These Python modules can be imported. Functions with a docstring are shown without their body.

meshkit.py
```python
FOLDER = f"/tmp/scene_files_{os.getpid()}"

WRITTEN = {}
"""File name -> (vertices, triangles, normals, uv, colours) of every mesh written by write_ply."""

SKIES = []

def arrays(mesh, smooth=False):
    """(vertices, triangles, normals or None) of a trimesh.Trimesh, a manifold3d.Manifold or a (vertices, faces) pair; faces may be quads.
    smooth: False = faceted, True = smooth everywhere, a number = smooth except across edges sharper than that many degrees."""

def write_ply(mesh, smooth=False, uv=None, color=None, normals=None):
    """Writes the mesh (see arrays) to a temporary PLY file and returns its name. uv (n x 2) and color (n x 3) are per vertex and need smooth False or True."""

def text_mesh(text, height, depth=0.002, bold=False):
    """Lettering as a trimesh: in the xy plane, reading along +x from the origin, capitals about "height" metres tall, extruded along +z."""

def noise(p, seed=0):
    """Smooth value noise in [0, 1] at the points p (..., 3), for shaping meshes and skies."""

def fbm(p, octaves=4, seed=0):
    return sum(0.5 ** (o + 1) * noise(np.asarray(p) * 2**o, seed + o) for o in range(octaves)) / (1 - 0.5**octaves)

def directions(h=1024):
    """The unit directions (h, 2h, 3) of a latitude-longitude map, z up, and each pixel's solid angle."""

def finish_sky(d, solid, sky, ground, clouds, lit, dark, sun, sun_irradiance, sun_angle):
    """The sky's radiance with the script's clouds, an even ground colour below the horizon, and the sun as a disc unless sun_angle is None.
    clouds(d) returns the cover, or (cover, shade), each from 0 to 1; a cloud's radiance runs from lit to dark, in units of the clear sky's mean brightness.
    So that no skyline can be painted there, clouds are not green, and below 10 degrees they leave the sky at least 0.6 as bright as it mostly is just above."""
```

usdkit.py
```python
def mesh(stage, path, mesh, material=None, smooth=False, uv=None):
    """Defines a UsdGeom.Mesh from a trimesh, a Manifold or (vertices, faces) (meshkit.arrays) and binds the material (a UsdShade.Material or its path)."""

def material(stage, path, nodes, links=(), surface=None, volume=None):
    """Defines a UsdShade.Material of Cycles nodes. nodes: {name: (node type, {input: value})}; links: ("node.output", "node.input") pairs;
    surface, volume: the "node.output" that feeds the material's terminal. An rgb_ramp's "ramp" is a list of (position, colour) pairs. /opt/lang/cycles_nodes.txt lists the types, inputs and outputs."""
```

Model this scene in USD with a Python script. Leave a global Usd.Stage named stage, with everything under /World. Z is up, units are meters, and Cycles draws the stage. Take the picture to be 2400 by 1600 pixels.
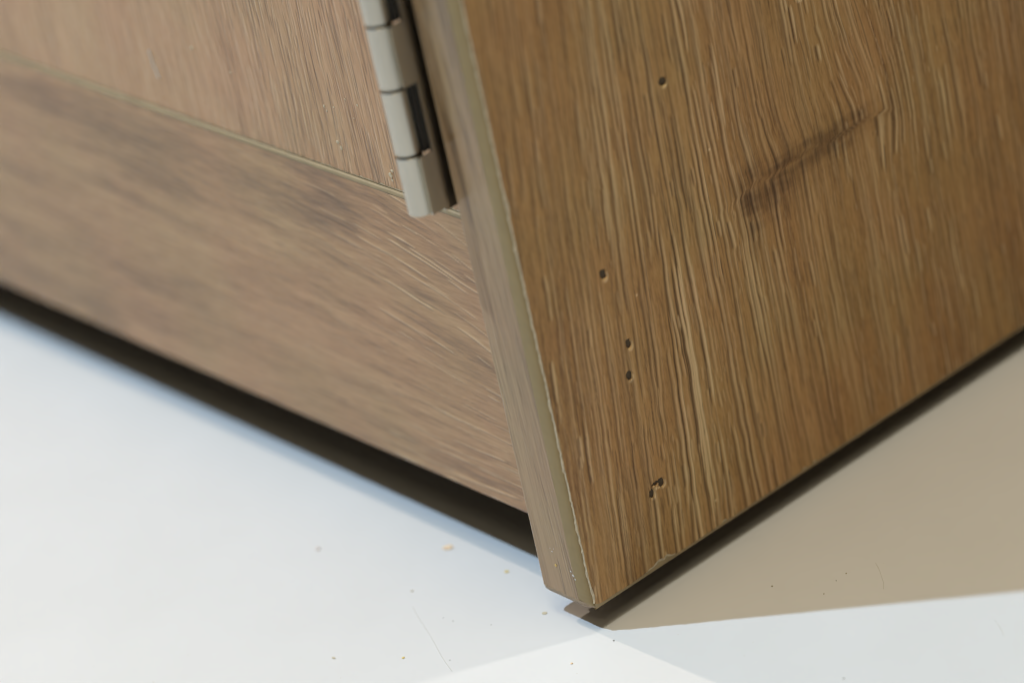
import math, random
import numpy as np
import trimesh
import usdkit
from meshkit import fbm, noise
from pxr import Gf, Sdf, Usd, UsdGeom, UsdLux, UsdShade, Vt
from scipy.ndimage import gaussian_filter, map_coordinates

random.seed(7)
rng = np.random.default_rng(11)
stage = Usd.Stage.CreateInMemory()
UsdGeom.SetStageUpAxis(stage, UsdGeom.Tokens.z)
UsdGeom.SetStageMetersPerUnit(stage, 1.0)
UsdGeom.Xform.Define(stage, "/World")
UsdGeom.Scope.Define(stage, "/World/Looks")
T = Sdf.ValueTypeNames
MM = 0.001

# ------------------------------------------------------------------ camera
EXPOSURE = 0.0
CAM = (0.55672242, -0.39628365, 0.44172241)
RIGHT = (0.64371478, 0.74054031, -0.19295421)
DOWN = (0.24796885, -0.44038009, -0.86288865)
FWD = (-0.72397703, 0.50760755, -0.4671101)
cam = UsdGeom.Camera.Define(stage, "/World/camera")
cam.AddTransformOp().Set(Gf.Matrix4d(*RIGHT, 0, *[-c for c in DOWN], 0, *[-c for c in FWD], 0, *CAM, 1))
cam.CreateHorizontalApertureAttr(36.0)
cam.CreateVerticalApertureAttr(24.0)
cam.CreateFocalLengthAttr(8079.3 / 2400 * 36)
cam.CreateFocusDistanceAttr(0.806)
cam.CreateFStopAttr(6.3)
cam.CreateClippingRangeAttr((0.02, 100.0))
cam.CreateExposureAttr(EXPOSURE)


# ------------------------------------------------------------------ lamps of the room (all well outside the picture)
def aim(prim, pos, target):
    p, t = np.array(pos, float), np.array(target, float)
    z = (p - t) / np.linalg.norm(p - t)
    x = np.cross([0, 0, 1.0] if abs(z[2]) < 0.99 else [0, 1.0, 0], z)
    x /= np.linalg.norm(x)
    y = np.cross(z, x)
    UsdGeom.Xformable(prim).AddTransformOp().Set(Gf.Matrix4d(*x, 0, *y, 0, *z, 0, *p, 1))


def disk(name, pos, radius, intensity, color):
    l = UsdLux.DiskLight.Define(stage, "/World/" + name)
    l.CreateRadiusAttr(radius)
    l.CreateIntensityAttr(intensity)
    l.CreateColorAttr(Gf.Vec3f(*color))
    aim(l, pos, (0, 0, 0))


def rect(name, pos, target, w, h, intensity, color):
    l = UsdLux.RectLight.Define(stage, "/World/" + name)
    l.CreateWidthAttr(w)
    l.CreateHeightAttr(h)
    l.CreateIntensityAttr(intensity)
    l.CreateColorAttr(Gf.Vec3f(*color))
    aim(l, pos, target)


disk("cool_spot_lamp", (-0.73, -0.66, 2.2), 0.016, 12300, (0.75, 1.02, 1.30))
disk("ceiling_spot_lamp", (0.22, 0.385, 2.2), 0.016, 2750, (1.0, 0.96, 0.88))
disk("warm_spot_lamp", (-1.95, -0.07, 1.5), 0.014, 8500, (1.16, 0.95, 0.76))
rect("ceiling_panel_lamp", (0.15, -0.1, 2.4), (0.1, 0, 0), 1.0, 1.0, 7.8, (1.0, 0.87, 0.6))
rect("room_window_lamp", (1.5, -1.6, 1.0), (0, 0, 0.05), 0.9, 0.5, 0.9, (1.0, 0.80, 0.52))
rect("ceiling_strip_lamp", (1.0, -1.05, 2.1), (0, 0, 0), 0.8, 0.6, 3.0, (1.0, 0.86, 0.58))


# ------------------------------------------------------------------ helpers
taken = {}


def numbered(path):
    n = taken.get(path, 0)
    taken[path] = n + 1
    return path if n == 0 else f"{path}_{n:03d}"


def meta(prim, label=None, category=None, group=None, kind=None):
    for k, v in (("label", label), ("category", category), ("group", group), ("kind", kind)):
        if v:
            prim.SetCustomDataByKey(k, v)


def thing(name, label, category, group=None, loc=(0, 0, 0)):
    x = UsdGeom.Xform.Define(stage, numbered("/World/" + name))
    if any(loc):
        x.AddTranslateOp().Set(Gf.Vec3d(*loc))
    meta(x.GetPrim(), label, category, group)
    return x.GetPrim()


def obj(name, mesh, mat, parent=None, smooth=False, prim_attr=None, **kw):
    base = str(parent.GetPath()) if parent is not None else "/World"
    path = numbered(f"{base}/{name}")
    m = usdkit.mesh(stage, path, mesh, mat, smooth=smooth)
    if prim_attr is not None:
        UsdGeom.PrimvarsAPI(m).CreatePrimvar("grain", T.Color3fArray, "vertex").Set(Vt.Vec3fArray.FromNumpy(np.asarray(prim_attr, np.float32)))
    meta(m.GetPrim(), **kw)
    return m.GetPrim()


def box(x0, x1, y0, y1, z0, z1):
    m = trimesh.creation.box([x1 - x0, y1 - y0, z1 - z0])
    m.apply_translation([(x0 + x1) / 2, (y0 + y1) / 2, (z0 + z1) / 2])
    return m


def bevel_box(x0, x1, y0, y1, z0, z1, r):
    """Box with chamfered edges as the hull of eight corner octahedra."""
    pts = []
    for sx, x in ((-1, x0), (1, x1)):
        for sy, y in ((-1, y0), (1, y1)):
            for sz, z in ((-1, z0), (1, z1)):
                pts += [(x, y - sy * r, z - sz * r), (x - sx * r, y, z - sz * r), (x - sx * r, y - sy * r, z)]
    return trimesh.convex.convex_hull(np.array(pts))


def grid_faces(nr, nc, flip=False):
    i, j = np.meshgrid(np.arange(nr - 1), np.arange(nc - 1), indexing="ij")
    a = i * nc + j
    f = np.stack([a, a + 1, a + nc + 1, a + nc], -1).reshape(-1, 4)
    return f[:, ::-1] if flip else f


# ------------------------------------------------------------------ materials
def wood_material(path, dark, base, light, pale, rough=0.3, ior=1.5, stretch=(300, 300, 25), bump=0.02):
    return usdkit.material(stage, path, {
        "g": ("attribute", {"attribute": "grain"}),
        "s": ("separate_color", {"color_type": "rgb"}),
        "geo": ("geometry", {}),
        "map": ("mapping", {"mapping_type": "point", "scale": stretch}),
        "fn": ("noise_texture", {"scale": 4.0, "detail": 5.0, "roughness": 0.65}),
        "add": ("math", {"math_type": "multiply_add", "value2": 0.8, "value3": -0.4}),
        "sum": ("math", {"math_type": "add", "use_clamp": True}),
        "ramp": ("rgb_ramp", {"ramp": [(0.0, dark), (0.42, base), (0.8, light), (1.0, light)]}),
        "mixp": ("mix_color", {"b": pale}),
        "mixd": ("mix_color", {"b": tuple(c * 0.45 for c in dark)}),
        "rr": ("map_range", {"from_min": 0.3, "from_max": 0.7, "to_min": rough - 0.06, "to_max": rough + 0.08}),
        "bump": ("bump", {"strength": 1.0, "distance": bump * MM}),
        "hn": ("noise_texture", {"scale": 34.0, "detail": 2.0}),
        "hr": ("rgb_ramp", {"ramp": [(0.35, (1.03, 0.985, 0.99)), (0.65, (0.985, 1.01, 0.98))]}),
        "hm": ("mix_color", {"blend_type": "multiply", "fac": 1.0, "use_clamp": False}),
        "p": ("principled_bsdf", {"ior": ior}),
    }, [("geo.position", "hn.vector"), ("hn.fac", "hr.fac"), ("mixd.result", "hm.a"), ("hr.color", "hm.b"), ("g.color", "s.color"), ("geo.position", "map.vector"), ("map.vector", "fn.vector"),
        ("fn.fac", "add.value1"), ("add.value", "sum.value1"), ("s.r", "sum.value2"), ("sum.value", "ramp.fac"),
        ("ramp.color", "mixp.a"), ("s.g", "mixp.fac"), ("mixp.result", "mixd.a"), ("s.b", "mixd.fac"),
        ("hm.result", "p.base_color"), ("fn.fac", "rr.value"), ("rr.result", "p.roughness"),
        ("fn.fac", "bump.height"), ("bump.normal", "p.normal")], surface="p.BSDF")


def plain(path, color, rough=0.5, metallic=0.0, ior=1.5, var=0.15, scale=400.0, bump=0.0, stretch=(1, 1, 1)):
    a, b = tuple(c * (1 - var) for c in color), tuple(min(1, c * (1 + var)) for c in color)
    return usdkit.material(stage, path, {
        "geo": ("geometry", {}),
        "map": ("mapping", {"mapping_type": "point", "scale": stretch}),
        "n": ("noise_texture", {"scale": scale, "detail": 4.0, "roughness": 0.6}),
        "r": ("rgb_ramp", {"ramp": [(0.3, a), (0.7, b)]}),
        "bump": ("bump", {"strength": 1.0, "distance": max(bump, 1e-4) * MM}),
        "p": ("principled_bsdf", {"roughness": rough, "metallic": metallic, "ior": ior}),
    }, [("geo.position", "map.vector"), ("map.vector", "n.vector"), ("n.fac", "r.fac"), ("r.color", "p.base_color"),
        ("n.fac", "bump.height"), ("bump.normal", "p.normal")], surface="p.BSDF")


L = "/World/Looks/"
DARK, BASE, LIGHT, PALE = (0.23, 0.108, 0.032), (0.50, 0.275, 0.095), (0.62, 0.37, 0.15), (0.90, 0.66, 0.37)
M = {
    "side": wood_material(L + "oak_side", DARK, BASE, LIGHT, PALE, stretch=(330, 330, 75), rough=0.38, ior=1.42, bump=0.03),
    "door": wood_material(L + "oak_door", (0.24, 0.125, 0.058), (0.525, 0.298, 0.147), (0.64, 0.39, 0.205), (0.84, 0.60, 0.37), stretch=(300, 300, 30), rough=0.3),
    "plinth": wood_material(L + "oak_plinth", (0.22, 0.125, 0.064), (0.455, 0.26, 0.126), (0.60, 0.37, 0.19), (0.84, 0.61, 0.36), stretch=(30, 300, 300), rough=0.3),
    "edge": wood_material(L + "oak_edge", (0.13, 0.08, 0.04), (0.35, 0.225, 0.115), (0.45, 0.30, 0.16), (0.58, 0.42, 0.25), stretch=(420, 420, 28), rough=0.17, ior=1.55, bump=0.006),
    "core": plain(L + "khaki_band", (0.32, 0.225, 0.088), rough=0.42, var=0.06, scale=300),
    "raw": plain(L + "raw_band", (0.40, 0.30, 0.16), rough=0.5, var=0.14, scale=500, stretch=(1, 0.3, 1)),
    "lip": plain(L + "edge_lip", (0.36, 0.26, 0.165), rough=0.4, var=0.12, scale=500),
    "toe_lip": plain(L + "board_lip", (0.34, 0.26, 0.15), rough=0.55, var=0.14, scale=500, stretch=(0.3, 1, 1)),
    "chip": plain(L + "chipped_board", (0.62, 0.52, 0.36), rough=0.7, var=0.2, scale=900, bump=0.05),
    "board": plain(L + "particle_board", (0.10, 0.07, 0.04), rough=0.7, var=0.25, scale=700, bump=0.1),
    "nickel": plain(L + "satin_nickel", (0.51, 0.485, 0.42), rough=0.28, metallic=1.0, var=0.06, scale=250, bump=0.004, stretch=(1, 1, 0.15)),
    "worn": plain(L + "dark_worn_metal", (0.015, 0.013, 0.01), rough=0.6, metallic=0.0, var=0.2, scale=250),
    "foot": plain(L + "black_plastic", (0.02, 0.02, 0.02), rough=0.5),
}
M["floor"] = usdkit.material(stage, L + "white_laminate", {
    "geo": ("geometry", {}),
    "n": ("noise_texture", {"scale": 22.0, "detail": 5.0, "roughness": 0.6}),
    "r": ("rgb_ramp", {"ramp": [(0.3, (0.715, 0.715, 0.715)), (0.7, (0.745, 0.745, 0.75))]}),
    "n2": ("noise_texture", {"scale": 900.0, "detail": 2.0}),
    "bump": ("bump", {"strength": 1.0, "distance": 0.003 * MM}),
    "p": ("principled_bsdf", {"roughness": 0.35, "ior": 1.45}),
}, [("geo.position", "n.vector"), ("n.fac", "r.fac"), ("r.color", "p.base_color"), ("geo.position", "n2.vector"), ("n2.fac", "bump.height"), ("bump.normal", "p.normal")], surface="p.BSDF")

# ------------------------------------------------------------------ floor
obj("floor", box(-4, 4, -4, 4, -0.02, 0.0), M["floor"], kind="structure", label="smooth white laminate floor under the cabinet corner")


# ------------------------------------------------------------------ wood grain: fields in millimetres (u across the grain, v along it)
def segment_map(u0, u1, v0, v1, du, dv, count, seed, length=(8, 60), width=(0.22, 0.5), wave=0.7):
    """Fine raised fibres: many thin wavy strokes that run along v. Returns the map, sampled later along the bent grain."""
    r = np.random.default_rng(seed)
    nu, nv = int((u1 - u0) / du) + 1, int((v1 - v0) / dv) + 1
    out = np.zeros((nu, nv), np.float32)
    U = u0 + np.arange(nu) * du
    for _ in range(count):
        c, m, ln = r.uniform(u0, u1), r.uniform(v0 - 10, v1 + 10), np.exp(r.uniform(math.log(length[0]), math.log(length[1])))
        w, amp = r.uniform(*width), r.uniform(0.35, 1.0)
        j0, j1 = max(0, int((m - ln / 2 - v0) / dv)), min(nv, int((m + ln / 2 - v0) / dv))
        if j1 - j0 < 2:
            continue
        V = v0 + np.arange(j0, j1) * dv
        s = (V - m) / (ln / 2)
        ph = r.uniform(0, 50)
        cen = c + wave * (noise(np.stack([V / 14 + ph, 0 * V + c / 5, 0 * V], -1), seed) - 0.5) * 2 * 0.6
        ww = w * np.sqrt(np.clip(1 - s**2, 0.02, 1)) * (0.75 + 0.5 * noise(np.stack([V / 3 + ph, 0 * V, 0 * V + 3], -1), seed))
        i0, i1 = np.clip([int((cen.min() - 1.5 - u0) / du), int((cen.max() + 1.5 - u0) / du) + 1], 0, nu)
        if i1 - i0 < 2:
            continue
        d = (U[i0:i1, None] - cen[None]) / ww[None]
        out[i0:i1, j0:j1] = np.maximum(out[i0:i1, j0:j1], amp * np.exp(-d**2 * 1.4) * np.clip((1 - np.abs(s)) * 6, 0, 1)[None])
    return out


def sample(mp, u0, v0, du, dv, u, v):
    return map_coordinates(mp, [(u - u0) / du, (v - v0) / dv], order=1, mode="nearest")


def grain(u, v, seed, count, urange, vrange, tone_scale=(5.0, 70.0), contrast=1.0, shade=0.0, shift=0.55, **kw):
    """(tone 0..1, ridge 0..1, pore 0..1)."""
    n = lambda a, b, s, o=4: fbm(np.stack([u / a, v / b, np.full_like(u, s * 7.3)], -1), o, seed + s)
    tone = 0.44 + contrast * (0.7 * (n(tone_scale[0], tone_scale[1], 1) - 0.5) + 0.6 * (n(0.9, 16, 2) - 0.5) + 0.4 * (n(22, 160, 3, 2) - 0.5))
    du, dv = 0.1, 0.8
    pad = 25
    mp = segment_map(urange[0] - pad, urange[1] + pad, vrange[0], vrange[1], du, dv, count, seed, **kw)
    ridge = sample(mp, urange[0] - pad, vrange[0], du, dv, u, v)
    mp2 = segment_map(urange[0] - pad, urange[1] + pad, vrange[0], vrange[1], du, dv, int(count * 0.9), seed + 5, length=(4, 30), width=(0.12, 0.28))
    pore = sample(mp2, urange[0] - pad, vrange[0], du, dv, u, v)
    if shade:       # the print under each raised fibre is darker along one flank
        pore = np.maximum(pore, shade * sample(mp, urange[0] - pad, vrange[0], du, dv, u + shift, v) * (1 - ridge))
    return tone, ridge, pore


def lines(dense0, dense1, step, *coarse):
    """Grid positions: fine where the photograph looks, wide beyond it."""
    return np.unique(np.round(np.concatenate([np.arange(dense0, dense1, step), coarse]), 4))


H = 6.2            # clear height under the side panel, mm
THICK = 18.0
DEPTH, TOP, WIDTH = 400.0, 620.0, 600.0
PL_Y, DOOR_Y = 8.1, 8.9
PL_Z0, PL_Z1 = 18.8, 100.4

cabinet = thing("cabinet", "brown oak-grain cabinet corner with side panel, hinged door and toe board on white floor", "cabinet")

# ------------------------------------------------------------------ side panel
panel = obj("side_panel", box(-THICK * MM, -0.45 * MM, 5.0 * MM, DEPTH * MM, (H + 0.05) * MM, TOP * MM), M["board"], cabinet)

obj("core_strip", box(-(THICK - 0.1) * MM, -0.6 * MM, 1.25 * MM, 5.05 * MM, (H + 1.2) * MM, TOP * MM), M["board"], panel)
y = lines(0.7, 176, 0.22, 190, 230, 300, DEPTH)
z = lines(H + 0.9, 170, 0.32, 185, 220, 300, 420, TOP)
Y, Z = np.meshgrid(y, z)
# jagged front arris and the chipped lower edge of the face foil
jag = 0.13 * (noise(np.stack([Z / 0.9, 0 * Z, 0 * Z], -1), 3) - 0.5) + 0.5 * np.clip(noise(np.stack([Z / 4.5, 0 * Z + 5, 0 * Z], -1), 4) - 0.66, 0, 1) * 1.0
jag = jag + 0.5 * np.exp(-((Z - 113.5) / 2.2) ** 2) + 0.5 * np.exp(-((Z - 10.0) / 3.0) ** 2)
Y = Y + jag * np.exp(-(Y - 0.7) / 1.2)
lift = 0.16 * (noise(np.stack([Y / 1.1, 0 * Y, 0 * Y + 2], -1), 8) - 0.5)
lift = lift + 1.0 * np.exp(-(Y - 0.7) / 1.1) + 1.35 * np.exp(-((Y - 21.5) / 4.6) ** 4) * (0.65 + 0.7 * noise(np.stack([Y / 0.9, 0 * Y, 0 * Y + 9], -1), 8)) * np.clip((Y - 15.5) / 7, 0.25, 1)
for c, a, w in ((43.5, 0.6, 0.8), (71.0, 0.45, 1.0), (74.5, 0.5, 0.8), (160, 0.6, 0.9)):
    lift = lift + a * np.exp(-((Y - c) / w) ** 2)
Z = Z + lift * np.exp(-(Z - H - 0.9) / 1.5)


def knot_line(Y):
    return 85.2 + 1.5 * np.sin((Y - 67) / 14) + 0.9 * (noise(np.stack([Y / 6, 0 * Y, 0 * Y], -1), 5) - 0.5) * 2


def bent(Y, Z):
    """Coordinate that stays constant along a grain line: it leans near the front, and sweeps into the knot from above."""
    lean = 0.08 / (1 + np.exp((Y - 42) / 6)) - 0.02 * np.clip((Y - 60) / 60, 0, 1)
    rel = Z - knot_line(Y)
    up = rel > 0
    side = np.clip((Y - 110) / 10, 0, 1)
    below = (1 - side) * np.clip(1 + rel / 1.2, 0, 1) + side * np.exp(-(rel / 12) ** 2)
    bump = 5.5 * np.exp(-((Y - 110) / 13) ** 2) * np.where(up, np.exp(-(rel / 22) ** 2), below)
    bump2 = 2.2 * np.exp(-((Y - 80) / 14) ** 2) * np.where(up, np.exp(-(rel / 9) ** 2), below)
    wob = 1.0 * (fbm(np.stack([Y / 30, Z / 50, 0 * Y], -1), 2, 21) - 0.5) + 0.3 * (noise(np.stack([Y / 5, Z / 5, 0 * Y + 4], -1), 22) - 0.5)
    return Y - lean * (Z - 90) - bump - bump2 + wob


u0 = bent(Y, Z)
tone, ridge, pore = grain(u0, Z, 31, 820, (0, 176), (0, 175), length=(4, 50), width=(0.26, 0.52), contrast=0.85, shade=1.0, shift=0.72)
_, ridge2, pore2 = grain(u0, Z, 35, 2200, (0, 176), (0, 175), length=(2, 14), width=(0.16, 0.28), shade=0.8)
_, ridge3, pore3 = grain(u0, Z, 39, 300, (0, 176), (0, 175), length=(25, 110), width=(0.3, 0.56), wave=0.5, shade=1.0, shift=0.8)
long_zone = 0.35 + 0.65 * np.exp(-((u0 - 47) / 24) ** 2)
ridge, pore = np.maximum(0.8 * ridge, 0.45 * ridge2), np.maximum(0.85 * pore, 0.5 * pore2)
ridge, pore = np.maximum(ridge, long_zone * ridge3), np.maximum(pore, long_zone * pore3)
# the knot: a dark streak across the grain with its own cross fibre
kc = knot_line(Y)
ks = np.clip((Y - 66) / 50, 0, 1)
kw = np.where(Z > kc, 3.2 + 1.2 * (1 - ks), 3.2 + 9.5 * (1 - ks) ** 1.3)
kmask = np.exp(-np.abs((Z - kc) / kw) ** 2.2) * np.clip((Y - 65) / 2.5, 0, 1) * np.clip((121 - Y) / 12, 0, 1) * (1 - 0.35 * ks)
kmask *= np.clip(0.5 + 0.75 * fbm(np.stack([Y / 6 + 0.2 * Z, Z / 2.6, 0 * Y], -1), 4, 77), 0, 1)
cross = fbm(np.stack([Y / 6, Z / 1.7, 0 * Y], -1), 3, 78)
cross = np.clip(0.5 + 1.9 * (cross - 0.5), 0, 1)
kmask = np.clip(kmask, 0, 1)
halo = np.exp(-((Y - 95) / 30) ** 2 - ((Z - 92) / 16) ** 2)
tone = tone * (1 - 0.66 * kmask) + 0.25 * kmask * (cross - 0.35) - 0.05 * halo
tone = tone + 0.05 * np.exp(-((Z - 40) / 30) ** 2) * np.exp(-((Y - 40) / 40) ** 2)
vis = np.clip(fbm(np.stack([u0 / 16, Z / 60, 0 * Y + 2], -1), 3, 44) * 2.6 - 0.6, 0.4, 1)
seam = np.exp(-((Z - kc + 0.6) / 1.1) ** 2) * np.clip((Y - 66) / 4, 0, 1) * np.clip((120 - Y) / 8, 0, 1)
ridge = ridge * vis * (1 - 0.6 * kmask) * (1 - 0.55 * seam)
pore = pore * (1 - 0.5 * seam)
height = 0.2 * ridge - 0.12 * pore + 0.10 * (fbm(np.stack([u0 / 0.7, Z / 4 + 1.2 * u0 / 4, 0 * Y], -1), 3, 50) - 0.5) + 0.05 * (fbm(np.stack([u0 / 3, Z / 40, 0 * Y], -1), 2, 51) - 0.5)
height = height + kmask * 0.12 * (cross - 0.5)
# old pin holes punched into the face
holes = [(50.3, 121.8, 0.95, 1.0), (22.9, 85.4, 0.85, 1.2), (26.0, 65.6, 0.75, 1.15), (24.3, 58.0, 0.8, 1.1), (23.8, 25.9, 0.7, 1.05), (27.2, 27.3, 0.85, 1.0), (25.4, 27.9, 1.2, 0.36)]
hole = np.zeros_like(Y)
rim = np.zeros_like(Y)
for hy, hz, ry, rz in holes:
    d = (np.abs((Y - hy + 0.12 * (Z - hz)) / ry) ** 2.7 + np.abs((Z - hz) / rz) ** 2.7) ** (1 / 2.7) + 0.4 * (noise(np.stack([Y / 0.45, Z / 0.6, 0 * Y], -1), 9) - 0.5)
    hole = np.maximum(hole, np.clip((1.05 - d) / 0.25, 0, 1))
    dl = np.sqrt(((Y - hy - 0.25) / ry) ** 2 + ((Z - hz + rz * 0.55) / rz) ** 2)
    rim = np.maximum(rim, np.clip((1.35 - dl) / 0.3, 0, 1))
rim = rim * (1 - hole)
height = height * (1 - hole) - 4.5 * hole + 0.05 * rim
pale = np.clip((0.95 + 0.3 * np.clip((Y - 85) / 40, 0, 1)) * ridge + 0.75 * rim, 0, 1)
# a torn fleck of foil at the top and small pale knocks
for hy, hz, r_ in ((95.0, 123.4, 1.3), (25.3, 26.6, 0.45), (26.2, 26.4, 0.3), (60, 100, 0.35), (31, 76, 0.3), (42, 14, 0.35)):
    f = np.clip(1.2 - np.sqrt(((Y - hy) / r_) ** 2 + ((Z - hz) / r_ / 0.8) ** 2), 0, 1)
    pale = np.maximum(pale, np.clip(f * 3, 0, 1))
dark = np.clip(1.1 * pore * (1 - ridge) + 0.75 * kmask * np.clip(1.3 - cross, 0, 1) * 0.6, 0, 1)
P = np.stack([height, Y, Z], -1).reshape(-1, 3) * MM
attr = np.stack([np.clip(tone, 0, 1), pale, dark], -1).reshape(-1, 3)
obj("face", (P, grid_faces(len(z), len(y))), M["side"], panel, smooth=True, prim_attr=attr)
edge_y, edge_z = Y[:, 0].copy(), Z[:, 0].copy()
bot_y, bot_z = Y[0].copy(), Z[0].copy()

# the front edge of the panel, a glossier foil with fine straight grain
x = lines(-THICK, -4.75, 0.13)
x = np.append(x, -4.7)
z = lines(H + 1.5, 170, 0.5, 185, 220, 300, 420, TOP)
X, Z = np.meshgrid(x, z)
tone, ridge, pore = grain(X + 0.055 * Z + 0.5 * (fbm(np.stack([X / 8, Z / 30, 0 * X], -1), 2, 4) - 0.5), Z, 61, 170, (-18, 6), (0, 175), tone_scale=(2.2, 60), length=(10, 70), width=(0.13, 0.3), wave=0.35, contrast=1.5, shade=0.5)
round_l = 0.55 * np.clip(1 - (X + THICK) / 0.7, 0, 1) ** 2
hgt = 0.03 * ridge - 0.06 * pore + 0.02 * (fbm(np.stack([X / 0.7, Z / 8, 0 * X], -1), 2, 6) - 0.5)
P = np.stack([X, round_l - hgt, Z], -1).reshape(-1, 3) * MM
attr = np.stack([np.clip(tone, 0, 1), 0.3 * ridge, 0.75 * pore * np.clip(fbm(np.stack([X / 4, Z / 50, 0 * X], -1), 2, 9) * 3 - 0.7, 0.15, 1)], -1).reshape(-1, 3)
obj("front_edge", (P, grid_faces(len(z), len(x))), M["edge"], panel, smooth=True, prim_attr=attr)

# khaki band along the front arris, rolled over towards the face; rounded and bruised at the foot
zz = np.concatenate([np.arange(H + 0.1, H + 4, 0.2), np.arange(H + 4, 170, 1.0), [200, 300, TOP]])
prof = [(-4.9, 0.06), (-4.7, 0.0), (-3.2, 0.02), (-1.8, 0.12), (-0.9, 0.35), (-0.45, 0.75), (-0.4, 1.6), (-0.4, 3.4)]
V = []
for k in zz:
    t = 1.3 * np.clip(1 - (k - H) / 2.2, 0, 1) ** 2
    for j, (px, py) in enumerate(prof):
        b = 0.10 * (noise(np.array([k / 0.6, j * 0.7, 0.0]), 6) - 0.5) * np.exp(-(k - H) / 3)
        V.append((px - 0.5 * t * (px > -1.5), py + 0.75 * t + b + 0.02 * (noise(np.array([k / 7, j * 0.2, 0.0]), 2) - 0.5), k))
obj("edge_band", (np.array(V) * MM, grid_faces(len(zz), len(prof))), M["core"], panel, smooth=True)

obj("band_foot", box(-4.7 * MM, -0.5 * MM, 1.1 * MM, 5.0 * MM, (H + 0.06) * MM, (H + 4) * MM), M["core"], panel)
# torn pale line where the face foil meets the band
w = 0.05 + 0.55 * np.clip(noise(np.stack([edge_z / 1.6, 0 * edge_z, 0 * edge_z + 1], -1), 12) - 0.48, 0, 1) + 0.25 * np.clip(noise(np.stack([edge_z / 0.8, 0 * edge_z, 0 * edge_z + 6], -1), 13) - 0.5, 0, 1)
w = w + 0.5 * np.exp(-((edge_z - 113.5) / 1.8) ** 2) + 0.35 * np.exp(-((edge_z - 10.5) / 2.0) ** 2)
V = np.stack([np.stack([np.full_like(w, 0.02), edge_y + 0.03, edge_z], -1), np.stack([np.full_like(w, 0.03), edge_y - 0.4 * w, edge_z], -1),
              np.stack([np.full_like(w, -0.12), edge_y - w, edge_z], -1), np.stack([np.full_like(w, -0.46), edge_y - w - 0.05, edge_z], -1)], 1)
obj("chipped_arris", (V.reshape(-1, 3) * MM, grid_faces(len(w), 4, flip=True)), M["chip"], panel, smooth=40)

# lower edge: raw band under the foil with its chips
d = np.clip(bot_z - H, 0.2, 9)
V = np.stack([np.stack([0 * d + 0.01, bot_y, bot_z], -1), np.stack([0 * d - 0.06, bot_y, bot_z - 0.1 * d], -1), np.stack([0 * d - 0.06, bot_y, H + 0.2 + 0 * d], -1),
              np.stack([0 * d - 0.2, bot_y, H + 0.05 + 0 * d], -1), np.stack([0 * d - 0.9, bot_y, H + 0 * d], -1)], 1)
obj("bottom_band", (V.reshape(-1, 3) * MM, grid_faces(len(d), 5, flip=True)), M["raw"], panel, smooth=50)
cw = np.clip(lift[0] - 0.14, 0, 0.9) * (bot_y > 4)
V = np.stack([np.stack([0 * d + 0.035, bot_y, bot_z + 0.1], -1), np.stack([0 * d + 0.05, bot_y, bot_z - 0.05], -1), np.stack([0 * d - 0.02, bot_y, bot_z - 0.1 - 0.5 * cw], -1)], 1)
keep = np.flatnonzero((cw > 0.02))
if len(keep):
    for run in np.split(keep, np.flatnonzero(np.diff(keep) > 1) + 1):
        if len(run) > 3:
            obj("edge_chip", (V[run].reshape(-1, 3) * MM, grid_faces(len(run), 3, flip=True)), M["chip"], panel, smooth=True)

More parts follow.
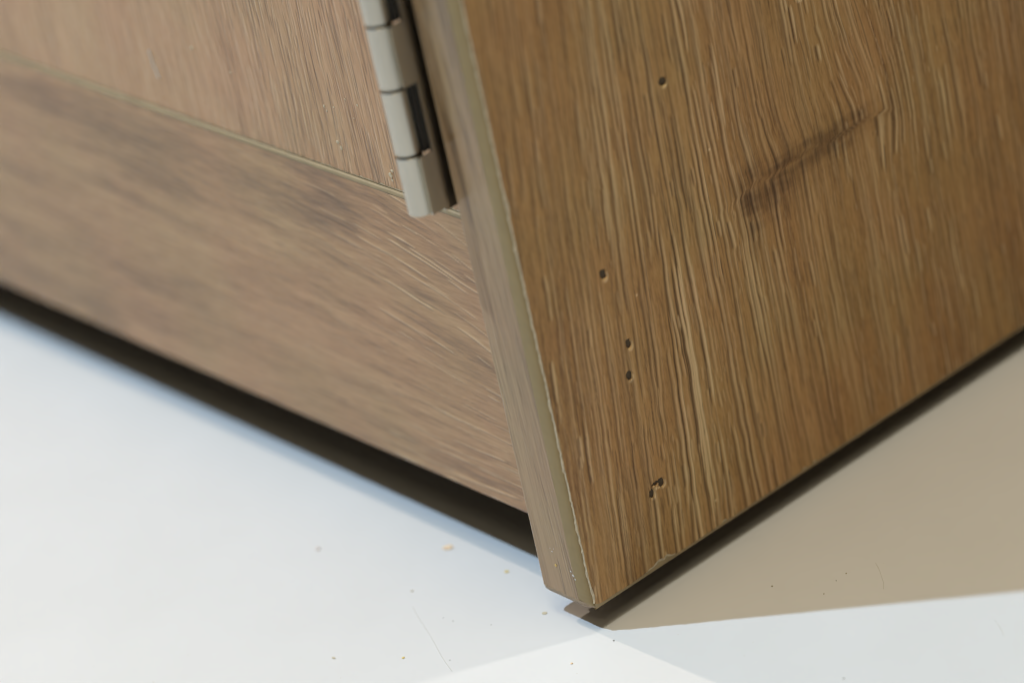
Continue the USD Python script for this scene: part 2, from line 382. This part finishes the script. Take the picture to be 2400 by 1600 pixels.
# foot of the front edge: a rolled lip of foil in two steps
n = 40
xs = np.linspace(-THICK, -0.8, n)
pts = []
for xx in xs:
    e = 0.9 * np.clip(1 - (xx + THICK) / 1.1, 0, 1) ** 2 + 1.1 * np.clip((xx + 4.2) / 3.4, 0, 1) ** 2
    o = 0.06 * (noise(np.array([xx / 0.7, 3.0, 0]), 5) - 0.5)
    c = 1.0 * np.clip(1 - (xx + THICK) / 2.0, 0, 1) ** 2      # the corner is rubbed round
    pts += [(xx, e, H + 1.55 + c), (xx, e - 0.10 + o, H + 1.45 + c), (xx, e - 0.12 + o, H + 0.95 + c), (xx, e - 0.02, H + 0.85 + c),
            (xx, e + 0.02, H + 0.78 + c), (xx, e - 0.03 + o, H + 0.5 + c), (xx, e + 0.25, H + 0.12 + c), (xx, e + 0.8, H + c), (xx, 6.0, H + c)]
obj("foil_lip", (np.array(pts) * MM, grid_faces(n, 9, flip=True)), M["lip"], panel, smooth=True)

# bits of glue and dust stuck to the edge
def fleck(name, parent, p, size, nrm, mat, seed, flat=0.35):
    r = np.random.default_rng(seed)
    m = trimesh.creation.icosphere(1, 1.0)
    m.vertices *= 0.75 + 0.5 * r.random((len(m.vertices), 1))
    s = np.array([size, size, size]) * r.uniform(0.7, 1.3, 3)
    s[nrm] *= flat
    m.apply_scale(s * MM)
    m.apply_translation(np.array(p) * MM)
    return obj(name, m, mat, parent)

M["gold"] = plain(L + "golden_crumb", (0.75, 0.52, 0.16), rough=0.5, var=0.1)
M["pinkish"] = plain(L + "pinkish_crumb", (0.70, 0.62, 0.57), rough=0.8, var=0.05)
M["dust"] = plain(L + "pale_dust", (0.72, 0.70, 0.66), rough=0.7, var=0.1)
M["peach"] = plain(L + "peach_crumb", (0.88, 0.66, 0.44), rough=0.8, var=0.1)
M["yellow"] = plain(L + "yellow_crumb", (0.72, 0.56, 0.20), rough=0.8, var=0.1)
M["tan"] = plain(L + "tan_crumb", (0.55, 0.48, 0.34), rough=0.8, var=0.1)
M["grey"] = plain(L + "grey_speck", (0.32, 0.32, 0.30), rough=0.8, var=0.1)
M["olive"] = plain(L + "olive_speck", (0.26, 0.22, 0.10), rough=0.8, var=0.1)
M["hair"] = plain(L + "pale_fibre", (0.62, 0.61, 0.58), rough=0.7, var=0.05)
fleck("glue_fleck", panel, (-10.9, -0.05, 15.4), 0.35, 1, M["gold"], 1)
for i, (fx, fz, s) in enumerate(((-5.5, 15.6, 0.42), (-4.9, 14.6, 0.5), (-4.4, 13.7, 0.3), (-11.2, 19.2, 0.22), (-10.4, 20.2, 0.2), (-11.7, 20.0, 0.18))):
    fleck("glue_fleck", panel, (fx, -0.03, fz), 0.62 * s, 1, M["dust"], 20 + i)

# ------------------------------------------------------------------ toe board under the door
x = lines(-305, -17.5, 0.75, -330, -400, -500, -WIDTH)
z = np.arange(PL_Z0, PL_Z1 - 1.0 + 0.01, 0.22)
X, Z = np.meshgrid(x, z)
fan = np.clip((Z - 22) / 38, 0, 1)
fan = fan * fan * (3 - 2 * fan)
F = 0.05 * (X + 150) + 14 * np.exp((X + 18) / 40)
w0 = Z + F * fan - 0.02 * (X + 150) * (1 - fan) + 3.0 * (fbm(np.stack([X / 60, Z / 25, 0 * X], -1), 2, 61) - 0.5) + 0.8 * (noise(np.stack([X / 9, Z / 4, 0 * X], -1), 62) - 0.5)
tone, ridge, pore = grain(w0, X, 91, 900, (0, 130), (-330, -15), tone_scale=(4.2, 60), length=(5, 32), width=(0.18, 0.42), contrast=0.95, shade=0.6)
blot = np.clip(fbm(np.stack([w0 / 4.5, X / 26, 0 * X + 7], -1), 3, 66) * 3 - 1.6, 0, 1)
tone = tone - 0.2 * blot
ridge = ridge * np.clip((X + 120) / 60, 0.35, 1)
hgt = 0.12 * ridge - 0.08 * pore + 0.06 * (fbm(np.stack([w0 / 0.8, X / 8, 0 * X], -1), 3, 70) - 0.5)
roll = 0.5 * np.clip(1 - (Z - PL_Z0) / 0.8, 0, 1) ** 2
P = np.stack([X, PL_Y + roll - hgt, Z], -1).reshape(-1, 3) * MM
attr = np.stack([np.clip(tone, 0, 1), 0.85 * ridge * np.clip((X + 150) / 90, 0.3, 1), 0.7 * pore + 0.1 * blot], -1).reshape(-1, 3)
toe = obj("toe_board", box(-WIDTH * MM, -THICK * MM, (PL_Y + 0.6) * MM, (PL_Y + 16) * MM, PL_Z0 * MM, (PL_Z1 - 1.2) * MM), M["board"], cabinet)
obj("face", (P, grid_faces(len(z), len(x))), M["plinth"], toe, smooth=True, prim_attr=attr)
xs = np.append(np.arange(-305, -17.5, 1.0), -17.6)
xs = np.insert(xs, 0, [-WIDTH, -450])
V = []
for xx in xs:
    b = 0.08 * (noise(np.array([xx / 3, 0.0, 0.0]), 3) - 0.5)
    V += [(xx, PL_Y + 0.0, PL_Z1 - 1.0), (xx, PL_Y - 0.03, PL_Z1 - 0.75), (xx, PL_Y + 0.15 + b, PL_Z1 - 0.2), (xx, PL_Y + 0.55, PL_Z1 + b * 0.4), (xx, PL_Y + 5, PL_Z1)]
obj("edge_band", (np.array(V) * MM, grid_faces(len(xs), 5, flip=True)), M["toe_lip"], toe, smooth=50)

# ------------------------------------------------------------------ door
x = lines(-245, -27.5, 0.22, -270, -330, -420, -500, -WIDTH + 19)
z = lines(PL_Z1 + 0.35, 152, 0.55, 165, 200, 300, 420, TOP - 20)
X, Z = np.meshgrid(x, z)
rag = 0.18 * (noise(np.stack([X / 1.0, 0 * X, 0 * X], -1), 33) - 0.5) + 0.9 * np.clip(noise(np.stack([X / 2.4, 0 * X + 3, 0 * X], -1), 34) - 0.55, 0, 1) * np.clip((X + 110) / 60, 0.15, 1)
Z = Z + np.clip(rag, -0.1, 2) * np.exp(-(Z - PL_Z1) / 1.2)
ud = X + 0.02 * (Z - 110) * np.sin(X / 30) + 1.5 * (fbm(np.stack([X / 30, Z / 38, 0 * X], -1), 3, 121) - 0.5) - np.where(X < -70, 0.1, -0.02) * 0.5 * (Z - 110)
tone, ridge, pore = grain(ud, Z, 131, 1500, (-245, -25), (90, 160), tone_scale=(6, 55), length=(3, 30), width=(0.15, 0.36), contrast=0.8, shade=0.6)
near = np.clip((X + 150) / 60, 0.2, 1)
kn = np.exp(-((X + 118) / 4) ** 2 - ((Z - 146) / 6) ** 2)
tone = tone + 0.06 - 0.2 * kn
hgt = 0.07 * ridge * near - 0.09 * pore * near + 0.05 * (fbm(np.stack([ud / 0.7, Z / 7, 0 * X], -1), 3, 150) - 0.5)
P = np.stack([X, DOOR_Y - hgt, Z], -1).reshape(-1, 3) * MM
attr = np.stack([np.clip(tone, 0, 1), 0.55 * ridge, 0.85 * pore * near], -1).reshape(-1, 3)
door = obj("door", box((-WIDTH + 19) * MM, -27.4 * MM, (DOOR_Y + 0.5) * MM, (DOOR_Y + 17) * MM, (PL_Z1 + 0.3) * MM, (TOP - 20) * MM), M["board"], cabinet)
obj("face", (P, grid_faces(len(z), len(x))), M["door"], door, smooth=True, prim_attr=attr)
by, bz = X[0], Z[0]
cw = 0.1 + 1.1 * np.clip(noise(np.stack([by / 1.1, 0 * by, 0 * by + 5], -1), 35) - 0.45, 0, 1) * np.clip((by + 105) / 50, 0.2, 1)
V = np.stack([np.stack([by, 0 * by + DOOR_Y - 0.02, bz + cw * 0.6], -1), np.stack([by, 0 * by + DOOR_Y - 0.06, bz - 0.05], -1), np.stack([by, 0 * by + DOOR_Y + 0.1, 0 * bz + PL_Z1 + 0.1], -1)], 1)
obj("chipped_edge", (V.reshape(-1, 3) * MM, grid_faces(len(by), 3)), M["chip"], door, smooth=True)
for i, (fx, fz, s) in enumerate(((-73.4, 108.6, 0.45), (-72.4, 107.3, 0.55), (-74.8, 116.5, 0.4), (-75.5, 117.6, 0.3), (-71.6, 118.2, 0.25), (-66.0, 121.5, 0.3), (-61.5, 121.0, 0.28), (-64.2, 117.0, 0.2), (-54.5, 104.3, 0.6), (-53.6, 105.6, 0.45), (-54.3, 103.0, 0.4), (-128, 122, 0.5), (-113, 118.5, 0.3))):
    fleck("paint_fleck", door, (fx, DOOR_Y - 0.05, fz), s, 1, M["chip"], 200 + i)
sc = np.array([(-148.6, DOOR_Y - 0.08, 117.2), (-148.3, DOOR_Y - 0.1, 113.5), (-147.2, DOOR_Y - 0.08, 109.6)]) * MM
obj("scratch", trimesh.util.concatenate([trimesh.creation.cylinder(0.28 * MM, segment=sc[i:i + 2], sections=6) for i in range(2)]), M["dust"], door)

# ------------------------------------------------------------------ rest of the carcass, beyond the picture
obj("side_panel", box(-(WIDTH + THICK) * MM, -(WIDTH + 0.5) * MM, 0, DEPTH * MM, H * MM, TOP * MM), M["board"], cabinet)
obj("back_panel", box(-WIDTH * MM, -THICK * MM, (DEPTH - 12) * MM, (DEPTH - 0.5) * MM, H * MM, (TOP - 18) * MM), M["board"], cabinet)
obj("top_panel", box(-(WIDTH + THICK) * MM, 0, 0, DEPTH * MM, (TOP + 0.5) * MM, (TOP + 18) * MM), M["board"], cabinet)
obj("bottom_shelf", box(-(WIDTH - 1) * MM, -(THICK + 1) * MM, 24 * MM, 385 * MM, 84 * MM, 100 * MM), M["board"], cabinet)
for fx, fy in ((-9, 330), (-609, 60), (-609, 330), (-300, 200)):
    c = trimesh.creation.cylinder(0.008, height=(H + 0.2) * MM if fx != -300 else 0.085, sections=24)
    c.apply_translation([fx * MM, fy * MM, ((H - 0.1) if fx != -300 else 84.5) * MM / 2])
    obj("foot", c, M["foot"], cabinet)

# ------------------------------------------------------------------ butt hinge
HX, HY, HR = -23.7, -5.6, 3.1
LEAF_X = -19.7
hinge = obj("hinge", box((LEAF_X - 0.75) * MM, LEAF_X * MM, -2.0 * MM, 22 * MM, 108.8 * MM, 171.5 * MM), M["nickel"], cabinet)


def knuckle(z0, z1, tail):
    """A rolled knuckle; with a tail it runs into the leaf on the panel side, else towards the door."""
    n = 40
    pts = []
    for r_, zk in ((HR - 0.12, z0), (HR, z0 + 0.12), (HR, z1 - 0.12), (HR - 0.12, z1)):
        a = np.linspace(0, 2 * np.pi, n, endpoint=False)
        pts.append(np.stack([HX + r_ * np.cos(a), HY + r_ * np.sin(a), 0 * a + zk], -1))
    barrel = trimesh.convex.convex_hull(np.vstack(pts))
    return barrel


splits = [109.1, 124.2, 140.5, 156.1, 172.0]
for k in range(4):
    z0, z1 = splits[k] + 0.33, splits[k + 1] - 0.33
    obj("knuckle", knuckle(z0 * MM / MM, z1, k % 2 == 0).apply_scale(MM), M["nickel"], hinge, smooth=35)
    if k % 2 == 0:      # leaf tongue of the panel side
        tp = [(xx, yy, zt) for yy in (HY, -1.0) for xx, zt in ((LEAF_X - 1.8, z0), (LEAF_X + 0.02, z0), (LEAF_X - 1.8, z1 - 2.6), (LEAF_X + 0.02, z1), (LEAF_X - 0.2, z1))]
        obj("leaf_tongue", trimesh.convex.convex_hull(np.array(tp) * MM), M["nickel"], hinge)
    else:               # leaf tongue of the door side
        obj("leaf_tongue", bevel_box((HX - 2.9) * MM, (LEAF_X - 0.85) * MM, (HY + 2.0) * MM, 1.0 * MM, (z0 - 0.5) * MM, (z1 + 0.5) * MM, 0.12 * MM), M["worn"], hinge)
obj("leaf", box((LEAF_X - 3.6) * MM, (LEAF_X - 0.85) * MM, 1.5 * MM, (DOOR_Y + 20) * MM, 108.9 * MM, 171.4 * MM), M["worn"], hinge)
pin = trimesh.creation.cylinder(0.0012, height=0.0632, sections=20)
pin.apply_translation([HX * MM, HY * MM, 0.1403])
obj("pin", pin, M["worn"], hinge)


# ------------------------------------------------------------------ crumbs and dust on the floor
def crumb(name, label, cat, x, y, size, mat, seed, group=None, flat=0.5, long=1.0, rot=0.0):
    r = np.random.default_rng(seed)
    m = trimesh.creation.icosphere(2, 1.0)
    m.vertices *= 0.7 + 0.6 * noise(m.vertices * 1.3 + seed * 5, seed)[:, None]
    m.apply_scale([size * long * MM, size * MM, size * flat * MM])
    m.apply_transform(trimesh.transformations.rotation_matrix(rot, [0, 0, 1]))
    m.apply_translation([x * MM, y * MM, -m.bounds[0][2] - 0.03 * MM])
    return obj(name, m, mat, None, smooth=40, label=label, category=cat, group=group)


crumb("sawdust_crumb", "peach sawdust crumb on white floor at the outer edge of the bluish shadow strip", "crumb", -61.6, 4.6, 1.1, M["peach"], 1, flat=0.16, long=1.3, rot=0.9)
crumb("sawdust_crumb", "small golden yellow crumb just left of the panel foot on white floor", "crumb", -40.0, 5.6, 0.55, M["yellow"], 2, flat=0.2, long=1.2)
crumb("sawdust_crumb", "flat pale tan crumb beside the beige shadow tip below the panel foot", "crumb", -17.8, -1.4, 0.5, M["tan"], 3, flat=0.2, long=1.3, rot=0.6)
crumb("sawdust_crumb", "tiny orange crumb in the brightest floor triangle under the cabinet corner", "crumb", 3.8, -12.0, 0.3, M["peach"], 4, flat=0.5)
crumb("sawdust_crumb", "pale yellow-green crumb left of the thin fibre lying on white floor", "crumb", -33.3, -33.3, 0.4, M["yellow"], 5, flat=0.25)
crumb("wood_splinter", "short grey-brown splinter at the lower left of the white floor", "splinter", -48.3, -43.0, 0.3, M["tan"], 6, flat=0.4, long=2.0, rot=0.15)
crumb("grit_speck", "dark grey grit speck at the tip of the beige shadow below the cabinet corner", "speck", 5.4, 0.0, 0.2, M["grey"], 7, flat=0.6, long=1.3)
SP = [("dark grey grit speck by the thin fibre, lower of a close pair", -34.9, -16.2, 0.26, "grey"), ("faint grey grit speck by the thin fibre, upper of a close pair", -38.1, -16.6, 0.2, "grey"),
      ("dark grit speck at the foot of the thin fibre on white floor", -22.7, -27.5, 0.24, "grey"), ("lone grey grit speck between the thin fibre and the panel foot", -25.5, -12.0, 0.22, "grey"),
      ("olive grit speck in the beige shadow, uppermost of four", 32.9, 50.3, 0.3, "olive"), ("grey grit speck in the beige shadow just below the olive one", 33.0, 46.8, 0.26, "grey"),
      ("dark grit speck in the beige shadow nearest its bright lower edge", 34.4, 41.2, 0.26, "olive"), ("brown grit speck in the beige shadow farthest left of four", 21.5, 36.8, 0.32, "olive"),
      ("teal-grey grit speck near the lower right of the lit floor", 62.4, 19.0, 0.34, "grey"), ("pale brown crumb at the head of the thin fibre on white floor", -54.2, -13.3, 0.5, "tan"),
      ("pinkish pale crumb alone on the left part of the white floor", -91.1, -14.3, 0.9, "pinkish")]
for i, (lab, sx, sy, s, mt) in enumerate(SP):
    crumb("grit_speck", lab, "speck", sx, sy, 0.6 * s, M[mt], 40 + i, flat=0.4, long=1.25, rot=0.5 * i)


def fibre(label, pts, rad):
    p = np.array(pts, float)
    t = np.linspace(0, 1, len(p))
    tt = np.linspace(0, 1, 24)
    q = np.stack([np.interp(tt, t, p[:, 0]), np.interp(tt, t, p[:, 1])], -1)
    q = np.stack([gaussian_filter(q[:, 0], 1.6, mode="nearest"), gaussian_filter(q[:, 1], 1.6, mode="nearest")], -1)
    segs = [trimesh.creation.cylinder(rad * MM, segment=np.array([[*q[i], 0.3 * rad], [*q[i + 1], 0.3 * rad]]) * MM, sections=6) for i in range(len(q) - 1)]
    obj("fibre", trimesh.util.concatenate(segs), M["hair"], label=label, category="fibre")


fibre("thin pale fibre lying straight across the white floor towards the bright triangle", [(-49, -17.5), (-45, -19.5), (-34.6, -23.5), (-25, -28), (-17.9, -30.5)], 0.09)
fibre("thin curved fibre lying in the middle of the beige shadow", [(35.5, 57.5), (38.5, 55.8), (41, 53.9), (43.6, 52), (45.3, 50.0)], 0.09)
fibre("short straight fibre on the lit floor at the far right", [(75.4, 55.0), (79, 53.2), (82.2, 50.9)], 0.08)

parts = []
r = np.random.default_rng(5)
for _ in range(90):
    px, py = r.uniform(-170, 110), r.uniform(-95, 120)
    if py > -1 and px < 1:
        continue
    s = 0.06 + 0.09 * r.random() ** 3
    b = trimesh.creation.icosphere(0, 1.0)
    b.apply_scale([s * r.uniform(1, 1.8) * MM, s * MM, s * 0.4 * MM])
    b.apply_transform(trimesh.transformations.rotation_matrix(r.uniform(0, 6), [0, 0, 1]))
    b.apply_translation([px * MM, py * MM, 0.3 * s * MM])
    parts.append(b)
obj("dust", trimesh.util.concatenate(parts), M["tan"], kind="stuff", label="fine dust specks scattered over the white floor", category="dust")
